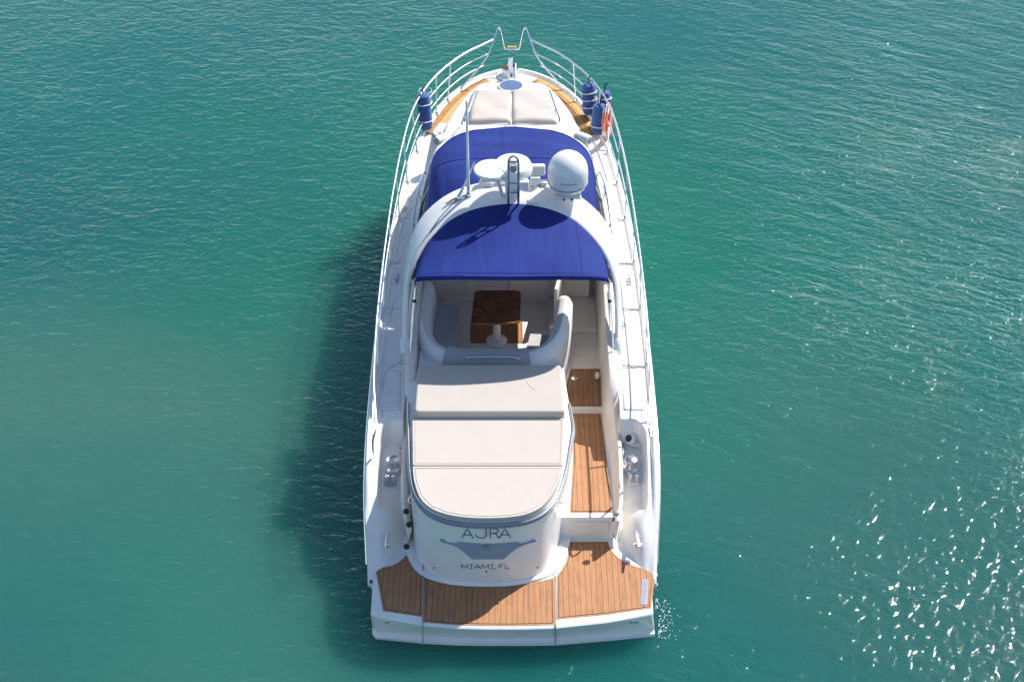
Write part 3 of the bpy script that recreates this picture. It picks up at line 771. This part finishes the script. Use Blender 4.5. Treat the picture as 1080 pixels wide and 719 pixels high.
ra = MB().lathe([(.12,-.20),(.14,-.12),(.25,-.09),(.30,-.04),(.305,.03),(.27,.10),(.17,.145),(.02,.16)], b+Vector((0, .12, 0)), (0, -.05, 1), 36).build('radar_dome', gel, Y)
MB().tube([(b.x, 7.9, 3.48), (b.x, b.y+.08, 3.75), (b.x, b.y+.11, 3.95)], .12, 20).build('radar_pedestal', gel, ra)
MB().box(b+Vector((.06, -.16, -.12)), (.36, .12, .16)).build('radar_foot', gel, ra, bevel=.02)
b = at(518.5, 179, 4.10)
an = MB().lathe([(.05,-.10),(.10,-.07),(.255,-.035),(.28,-.005),(.265,.022),(.16,.038),(.01,.042)], b, (0, -.03, 1), 36).build('flat_antenna', gel, Y)
MB().tube([b+Vector((.05, -.02, -.08)), b+Vector((.13, -.05, -.3)), Vector((b.x+.18, 7.88, 3.52))], .03, 8).build('antenna_post', gel, an)
b = at(567, 179, 3.86)
hb_ = MB().box(b, (.24, .12, .17), Matrix.Rotation(R(-12), 3, 'X')).build('loudhailer', gel, Y, bevel=.03)
MB().box(b+Vector((-.04, -.09, -.12)), (.16, .12, .12)).build('hailer_base', gel, hb_, bevel=.02)
MB().tube([b+Vector((-.02, 0, -.1)), Vector((b.x-.02, 7.9, 3.5))], .03, 8).build('hailer_post', gel, hb_)
# nav light mast hoop
m = MB(); m.tube([Vector((aty(536.2, 205, 7.5).x, 7.74, 3.52)), aty(536.2, 205, 7.50), aty(536.2, 185, 7.50), aty(536.4, 171, 7.50), aty(538.2, 166.5, 7.50), aty(541.5, 165, 7.50), aty(544.8, 166.5, 7.50), aty(546.6, 171, 7.50), aty(546.8, 185, 7.50), aty(546.8, 205, 7.50), Vector((aty(546.8, 205, 7.5).x, 7.74, 3.52))], .019, 8, 5)
for py in (170.5, 193, 203): m.tube([aty(536.4, py, 7.50), aty(546.6, py, 7.50)], .014, 6)
mast = m.build('light_mast', steel_dull, Y)
MB().lathe([(.04,0),(.055,.02),(.055,.09),(.035,.11)], aty(541.5, 181, 7.50), seg=16).build('anchor_light', skylight, mast)
MB().lathe([(.05,-.02),(.06,.03),(.05,.09),(.02,.1)], aty(541.5, 175, 7.70), seg=16).build('light_cap', gel, mast)
# horns and crossbar
def horn(x0, x1, py, z, r, s):
    a, b = at(x0, py, z), at(x1, py, z)
    m = MB(); d = (b-a).length
    m.lathe([(.018,0),(.018,d*.55),(.026,d*.8),(r*.6,d*.92),(r,d)], a, b-a, 16, True)
    return m
hn = horn(553, 506, 188.5, 3.74, .055, 1).build('air_horn', steel, Y)
MB().tube([at(507, 192, 3.68), at(588, 190.5, 3.72)], .020, 8).build('cross_bar', steel, hn)
MB().lathe([(.03,0),(.05,.02),(.05,.08),(.03,.1)], at(586, 191, 3.72), (1, 0, 0), 14).build('horn_bell', steel_dull, hn)
MB().lathe([(.04,0),(.055,.05),(.05,.22),(.03,.24)], at(505, 193.5, 3.66), (1, -.1, 0), 14).build('horn_compressor', gel, hn)
MB().lathe([(.02,0),(.035,.02),(.035,.34),(.02,.36)], at(553, 194.5, 3.64), (1, 0, .03), 14).build('horn_tube', steel, hn)
for px in (512, 568):
    MB().tube([at(px+1.5, 193, 3.68), at(px+(-.5 if px < 540 else 1.5), 200, 3.6), at(px+(-1.5 if px < 540 else 2.2), 208, 3.52)], .013, 6).build('bar_leg', steel_dull, hn)
MB().box((.33, 7.76, 3.56), (.16, .12, .02), Matrix.Rotation(R(12), 3, 'Z')).build('arch_plate', gel, arch_o, bevel=.004)
# whip antennas
_ab = mathutils.bvhtree.BVHTree.FromPolygons([v.co for v in arch_o.data.vertices], [p.vertices for p in arch_o.data.polygons])
def on_arch(px, py, up=.03):
    h = _ab.ray_cast(CAM, (at(px, py, 0)-CAM).normalized())[0]
    return (h if h is not None else at(px, py, 3.4)) + Vector((0, 0, up))
def whip(px0, py0, z0, top, r, tilt_foot=True):
    b = on_arch(px0, py0)
    o = MB().tube([b, b.lerp(Vector(top), .5), Vector(top)], lambda k: r*(1-.35*k), 8).build('whip_antenna', gel, Y)
    MB().lathe([(.035,-.04),(.045,0),(.03,.05),(.024,.16)], b, Vector(top)-b, 12).build('antenna_base', steel, o)
    MB().box(b+Vector((0, 0, -.05)), (.11, .09, .03)).build('base_foot', steel_dull, o, bevel=.008)
whip(494, 206, 3.46, tuple(aty(492, 106, 7.95)), .026)
whip(484.5, 209, 3.40, tuple(aty(500.5, 171, 8.15)), .018)
MB().tube([on_arch(470, 217), on_arch(478, 212), on_arch(486, 209), on_arch(497, 206.5)], .014, 6).build('antenna_bar', steel_dull, arch_o)
MB().tube([on_arch(484, 209.5,.012), on_arch(474, 219,.012), on_arch(464, 230,.012), on_arch(453, 246,.012)], .010, 6).build('antenna_cable', grey_trim, arch_o)

# ---- foredeck fittings
def slab(L, h, name, mat, parent, bev, r=.05, lift=.006):
    P = [on_fd(*p) for p in L]
    poly = rounded([xy(p) for p in P], r)
    lo = [(x, y, fd(x, y)-.01) for x, y in poly]; hi = [(x, y, fd(x, y)+h) for x, y in poly]
    return MB().loft([lo, hi]).build(name, mat, parent, bevel=bev, seg=4)
def quad_pad(L, h, name, parent, bw=.05):
    a, b, c_, d = [Vector(xy(on_fd(*p))) for p in L]            # forward-left, forward-right, aft-right, aft-left
    wl_, ll = (b-a).length, (d-a).length
    def fn(u, v):
        p = a.lerp(b, u).lerp(d.lerp(c_, u), v)
        e = min(u*wl_, (1-u)*wl_, v*ll, (1-v)*ll); k = 1-max(0, 1-e/bw)**2
        return (p.x, p.y, fd(p.x, p.y) - .012 + h*math.sqrt(max(0, k)) + .006*math.sin(p.x*9+p.y*7))
    g = lambda t, L_: t
    us_ = [0, .008, .02, .04, .07, .12] + [.2+.6*i/8 for i in range(9)] + [.88, .93, .96, .98, .992, 1]
    m = MB(); n = len(us_)-1
    v = [fn(x, y) for x in us_ for y in us_]
    m.add(v, [(i*(n+1)+j, (i+1)*(n+1)+j, (i+1)*(n+1)+j+1, i*(n+1)+j+1) for i in range(n) for j in range(n)])
    return m.build(name, pad, parent, smooth=80)
bp = quad_pad([(502.5,97),(539.5,97),(539.4,119),(495.5,119)], .078, 'bow_sunpad', Y)
quad_pad([(540.2,97),(577.5,97),(586,119),(540.3,119)], .078, 'pad_panel', bp)
quad_pad([(495,118),(539.3,118),(539.3,132),(494.5,132)], .115, 'pad_headrest', bp, .09)
quad_pad([(540.3,118),(586.5,118),(587.5,132),(540.3,132)], .115, 'pad_headrest', bp, .09)
for s in (1, -1):
    P = [on_fd(540+s*(39.5 if s > 0 else 39), 99)+Vector((0, 0, .075)), on_fd(540+s*50, 130)+Vector((0, 0, .09))]
    MB().tube([P[0]+Vector((0,.02,-.04)), P[0], P[1], P[1]+Vector((0,-.03,-.05))], .016, 8).build('pad_rail', steel_dull, bp)
    MB().tube([on_fd(540+s*4, 133)+Vector((0,0,.05)), on_fd(540+s*30, 137.5)+Vector((0,0,.10)), ], .012, 6).build('wiper_arm', gel, ws)
c = on_fd(539, 92.7); 
n_ = Vector((0, (fd(0, c.y-.1)-fd(0, c.y+.1))/.2*.5, 1)).normalized()
c += n_.normalized()*.02
ht = MB().lathe([(.245,-.06),(.245,.02),(.235,.03),(.22,.03)], c, n_, 36).build('bow_hatch', gel, Y)
MB().lathe([(.215,.0),(.215,.034),(.17,.037)], c, n_, 36).build('hatch_pane', hatch_glass, ht)
MB().box(c+Vector((0, .22, .0)), (.04, .05, .03)).build('hatch_hinge', rubber, ht)
# windlass and anchor roller
c = on_fd(535, 81); c.z = ZS(c.y)+.01
wl = MB().lathe([(.20,0),(.20,.03),(.11,.05),(.09,.08),(.105,.12),(.10,.15),(.03,.17)], c, seg=24).build('windlass', gel, Y, smooth=35)
MB().lathe([(.07,.10),(.075,.13),(.03,.16)], c+Vector((-.02,.03,.04)), seg=16).build('gypsy_wheel', simple('copper_gypsy', (.25, .07, .03), .4, var=.2), wl)
a = Vector((0.0, 14.86, 2.10))
rl = MB().box((-.07, 14.72, 2.16), (.03, .5, .11)).build('anchor_roller', gel, Y, bevel=.01)
MB().box((.07, 14.72, 2.16), (.03, .5, .11)).build('roller_cheek', gel, rl, bevel=.01)
MB().lathe([(.05,-.06),(.035,0),(.05,.06)], (0, 14.96, 2.15), (1, 0, 0), 16).build('roller_wheel', rubber, rl)
MB().box((0, 14.68, 2.14), (.10, .45, .05)).build('anchor_shank', steel, rl, bevel=.01)
MB().tube([(0, 14.7, 2.2), (0, 14.5, 2.19), (-.03, c.y+.1, 2.17)], .014, 6).build('anchor_chain', steel_dull, rl)
MB().box((-.03, 14.62, 2.33), (.085, .06, .32), Matrix.Rotation(R(-6), 3, 'X')).build('bow_post', gel, rl, bevel=.015)
def cleat(p, d, parent, mat=steel, sc=1):
    d = Vector(d).normalized(); m = MB()
    m.tube([p-d*.17*sc+Vector((0,0,.075)), p-d*.08*sc+Vector((0,0,.065)), p+d*.08*sc+Vector((0,0,.065)), p+d*.17*sc+Vector((0,0,.075))], lambda k: .018*sc*(1-.45*abs(2*k-1)), 8, 4)
    sd_ = Vector((-d.y, d.x, 0))
    for k in (-.07, .07):
        m.lathe([(.035*sc,-.02),(.035*sc,.006),(.017*sc,.02),(.017*sc,.065)], p+d*k*sc, seg=12)
        m.tube([p+d*k*sc+sd_*.05+Vector((0,0,.05)), p+d*k*sc-sd_*.05+Vector((0,0,.05))], .009, 6)
    return m.build('mooring_cleat', mat, parent)
import mathutils
_dep = {}
def on_side(px, py, s, up=0):
    if s not in _dep:
        me = decks[s].data; _dep[s] = mathutils.bvhtree.BVHTree.FromPolygons([v.co for v in me.vertices], [p.vertices for p in me.polygons])
    d = (at(px, py, 0)-CAM).normalized(); h, n, i, q = _dep[s].ray_cast(CAM, d)
    return (h if h is not None else at(px, py, 1.2))+Vector((0, 0, up))
for s in (1, -1):
    Q = Y
    cleat(on_side(540+s*132, 569, s, .005), (.02*s, 1, -.15), Q, steel, 1.6)
    cleat(on_side(540+s*(117 if s > 0 else 115), 478, s, .005), (.03*s, 1, 0), Q, steel_dull, .85)
    cleat(on_side(540+s*(113 if s < 0 else 116), 222 if s < 0 else 345, s, .0), (0, 1, 0), Q, steel_dull, .5)
    p = on_side(540+s*125, 495, s)
    wn_ = MB().lathe([(.12,0),(.12,.05),(.085,.07),(.075,.14),(.095,.19),(.095,.21),(.07,.225),(.03,.24)], p, seg=24).build('stern_winch', steel if s > 0 else steel, Y, smooth=35)
    MB().box(p+Vector((0, 0, .245)), (.10, .03, .02), Matrix.Rotation(R(35), 3, 'Z')).build('winch_slot', grey_trim, wn_)
    p = on_side(540+s*128, 509.5, s, .03)
    fr = MB().box(p, (.17, .13, .05)).build('fairlead', gel if s > 0 else slate, Y, bevel=.02)
    for k in (-.045, .045): MB().lathe([(.03,0),(.025,.05),(.03,.1)], p+Vector((k, 0, .02)), seg=14).build('lead_roller', steel, fr)
p = on_side(665, 463, 1, .01)
vn = MB().lathe([(.10,-.02),(.10,.03),(.07,.05)], p+Vector((-.0, 0, 0)), (-.6, -.5, .6), 20).build('engine_vent', gel, Y)
MB().lathe([(.055,.0),(.055,.055)], p, (-.6, -.5, .6), 20).build('vent_mouth', rubber, vn)
p = on_side(672, 466, 1, .004); MB().prism(rounded([(p.x-.1, p.y-.09), (p.x+.1, p.y-.09), (p.x+.1, p.y+.09), (p.x-.1, p.y+.09)], .03), p.z-.01, p.z+.02).build('locker_lid', cream, Y, bevel=.006)
cleat(on_side(419, 295, -1, .0), (.05, 1, 0), Y, steel_dull, .8); cleat(on_side(664, 298, 1, .0), (-.05, 1, 0), Y, steel_dull, .6)
# seams moulded in the side decks
for s in (1, -1):
    for L in ([(652,305),(659,312),(665,320),(668,340)], [(655,380),(664,386),(673,393),(676,410),(677,440)], [(648,265),(655,270),(662,280)], [(641,215),(650,226),(655,236)]):
        P = [on_side(540+s*(a-540), b, s, .004) for a, b in L]
        MB().tube(P, .007, 5, 4).build('deck_seam', seam_m, decks[s])
MB().tube([at(419,383,1.86), at(432,384,1.86)], .004, 5).build('coaming_seam', grey_trim, coam[-1])
# searchlights beside the windscreen and a grey pane standing in for shade on the port trunk
for px, py, d in ((467.5, 153, (-1, -.9, 0)), (614.5, 152, (1, -.75, 0))):
    p = on_fd(px, py)+Vector((0, 0, .12)); d = Vector(d).normalized()
    o = MB().lathe([(.02,-.17),(.07,-.155),(.095,-.07),(.095,.10),(.085,.14),(.07,.15)], p, d, 24).build('deck_speaker', gel, Y)
    MB().lathe([(.066,.14),(.066,.155),(.03,.16)], p, d, 20).build('speaker_grille', grey_trim, o)
    MB().box(p+Vector((0, 0, -.12)), (.12, .12, .12)).build('speaker_bracket', gel, o, bevel=.02)
sk = [(456,141),(464,130),(489,134),(480,147),(468,147)]
o = slab(sk, .025, 'shade_panel', gel, Y, .01, .04); 
sk2 = [(459.5,140),(466,132),(485.5,135.3),(478,144.5),(469,144.5)]
slab(sk2, .032, 'shade_pane', skylight, o, .004, .03)  # grey fill paints the shade lying on this part of the trunk
for px, py in ((647, 151),):
    p = on_fd(637, 152) if False else at(640, 153, 1.98)
    MB().lathe([(.16,0),(.16,.012)], Vector((1.66, p.y, fd(1.6, p.y)+.01)), seg=20).build('deck_hatch', cream, Y)

# ---- rails
def zrail(y): return ZS(y)
def rails(s):
    k = 1 if s > 0 else 1
    T = [(1.93,4.12,2.10),(2.02,5.0,2.22),(2.06,6.2,2.30),(2.06,7.4,2.37),(2.04,8.6,2.44),(2.00,9.8,2.52),(1.93,11.0,2.60),(1.80,12.2,2.67),(1.58,13.05,2.71),(1.28,13.72,2.74),(.90,14.28,2.77),(.55,14.62,2.79),(.36,14.80,2.80)]
    top = MB().tube([(s*x, y, z) for x, y, z in T], .0165, 8, 5).build('bow_rail', steel, Y)
    tc = catmull(T, 12)
    def on_top(y): return min(tc, key=lambda p: abs(p.y-y) if p.y < 13.2 else abs(p.y-y)+0)
    # aft return
    MB().tube([(s*1.93,4.12,2.10),(s*1.95,4.02,2.04),(s*2.0,4.14,1.75),(s*2.02,4.28,ZS(4.3)+.05)], .0165, 8, 4).build('rail_return', steel, top)
    def low(f, y0, y1, name):
        P = []
        for p in tc:
            if p.y < y0 or p.y > y1: continue
            yb = min(14.55, p.y-.22*(1-f)); b = Vector((HB(yb)-.07, yb, ZS(yb)+.05))
            q = b.lerp(p, f); P.append((s*q.x, q.y, q.z))
        if len(P) > 3: MB().tube(P, .012, 7).build(name, steel, top)
    low(.62, 11.3, 14.85, 'middle_rail'); low(.30, 11.3, 14.85, 'lower_rail')
    low(.5, 4.3, 11.3, 'guard_wire')
    for yf, dy in ((4.95,.32),(6.13,.34),(7.53,.36),(8.71,.36),(9.9,.36),(10.95,.32),(11.95,.28),(12.7,.24),(13.25,.22),(13.72,.2)):
        q = on_top(yf+dy); b = Vector((HB(yf)-.075, yf, ZS(yf)+.03))
        MB().tube([(s*b.x, b.y, b.z), (s*q.x, q.y, q.z)], .0135, 7).build('stanchion', steel, top)
        MB().lathe([(.035,-.01),(.032,.025),(.018,.05)], (s*b.x, b.y, b.z), (s*(q.x-b.x), q.y-b.y, q.z-b.z), 10).build('stanchion_foot', steel, top)
    # tall pulpit loop at the bow
    A = Vector((.25, 14.68, 3.10))
    foot = Vector((HB(14.12)-.06, 14.12, ZS(14.1)+.03))
    MB().tube([(s*foot.x, foot.y, foot.z), (s*.50, 14.42, 2.60), (s*.29, 14.66, 3.05), (s*A.x, A.y, A.z), (s*.225, 14.70, 3.06), (s*.19, 14.80, 2.86), (s*.15, 14.86, 2.60), (s*.12, 14.87, 2.565)], .0165, 8, 5).build('pulpit_loop', steel, top)
    return top
rr = {s: rails(s) for s in (1, -1)}
MB().tube([(-.13,14.87,2.565),(.13,14.87,2.565)], .0165, 8).build('pulpit_bar', steel, rr[1])
MB().box((-.0, 14.885, 2.60), (.18, .03, .03)).build('pulpit_marker', brass, rr[1])
# small fender basket hoops on the port rail
for dz in (.30, .52):
    p = Vector((-1.60, 13.05, 2.02+dz+.1))
    MB().tube([p+Vector((.12*math.cos(t), .12*math.sin(t), 0)) for t in [k*2*math.pi/20 for k in range(20)]], .011, 6, closed=True).build('basket_hoop', steel, rr[-1])

# ------------------------------------------------------------------ fenders and life ring, each its own thing
def fender(base, top, r, label, n=2):
    base, top = Vector(base), Vector(top); L = (top-base).length; ax = (top-base).normalized()
    E = empty('fender', base); tag(E, label, 'fender', 'blue boat fenders lashed to the bow rail')
    pr = [(.02,0),(r*.6,.012),(r*.93,.05),(r,.10),(r*1.015,L*.5),(r,L-.08),(r*.95,L-.035),(r*.7,L-.008),(.02,L)]
    MB().lathe(pr, base, ax, 24).build('cover', fend, E)
    for k in range(n):
        c = base+ax*L*(.28+.46*k/max(1, n-1)); q = ax.to_track_quat('Z', 'Y')
        MB().tube([c+q @ Vector(((r+.018)*math.cos(t), (r+.018)*math.sin(t), 0)) for t in [j*2*math.pi/20 for j in range(20)]], .012, 6, closed=True).build('basket_ring', rope_m, E)
    MB().tube([top-ax*.01, top+ax*.10, top+ax*.14+Vector((.05, 0, 0))], .014, 6).build('lanyard', rubber, E)
    return E
def col(px, py0, py1, z0, h, r, label, n=2, lean=0):
    b = at(px, py0, z0); fender(b+Vector((0, 0, .0)), b+Vector((lean, .10, h)), r, label, n)
col(450, 137, 99, 2.03, .69, .125, 'lone blue fender standing on the port bow edge', 2, -.05)
col(622, 121, 87, 2.06, .60, .13, 'tallest blue fender on the starboard rail, nearest the bow', 3, -.04)
col(630.5, 141, 116, 2.0, .56, .13, 'low blue fender in front of the others, nearest the blue canopy', 1, .03)
col(637, 124, 105, 2.16, .50, .11, 'blue fender half hidden behind the orange life ring', 2, .0)
def life_ring():
    c = at(640.5, 128, 2.33); q = Vector((1, -.22, .08)).normalized().to_track_quat('Z', 'Y')
    E = empty('life_ring', c-Vector((0, 0, .33))); tag(E, 'orange and white life ring hung on the starboard bow rail', 'life ring')
    def arc(a0, a1, r, n=14): return [c+q @ Vector((.26*math.cos(a0+(a1-a0)*k/n), .26*math.sin(a0+(a1-a0)*k/n), 0)) for k in range(n+1)]
    for k in range(4):
        a = k*math.pi/2+.35
        MB().tube(arc(a+.18, a+math.pi/2-.18, .26), .056, 14).build('orange_section', orange, E)
        MB().tube(arc(a-.185, a+.185, .26, 6), .059, 14).build('white_band', rope_m, E)
    MB().tube([c+q @ Vector((.34*math.cos(t)*(1+.04*math.cos(4*t)), .34*math.sin(t)*(1+.04*math.cos(4*t)), .01)) for t in [j*2*math.pi/32 for j in range(32)]], .009, 6, closed=True).build('grab_line', rope_m, E)
life_ring()

# ------------------------------------------------------------------ spray from the bilge outlet at the starboard stern
m = MB(); rnd = random.Random(3)
for i in range(95):
    p = at(694+abs(rnd.gauss(0, 9)), 655+rnd.gauss(2, 11), .0); r = rnd.uniform(.004, .011); z = max(0, rnd.gauss(.01, .03))+.004
    m.lathe([(.001,-r),(r*.8,-r*.5),(r,0),(r*.7,r*.6),(.001,r)], (p.x, p.y, z), (rnd.uniform(-1,1), rnd.uniform(-1,1), 1), 6)
tag(m.build('water_spray', foam_m, weld=False), 'white spray splashing beside the starboard stern corner', 'spray', kind='stuff')
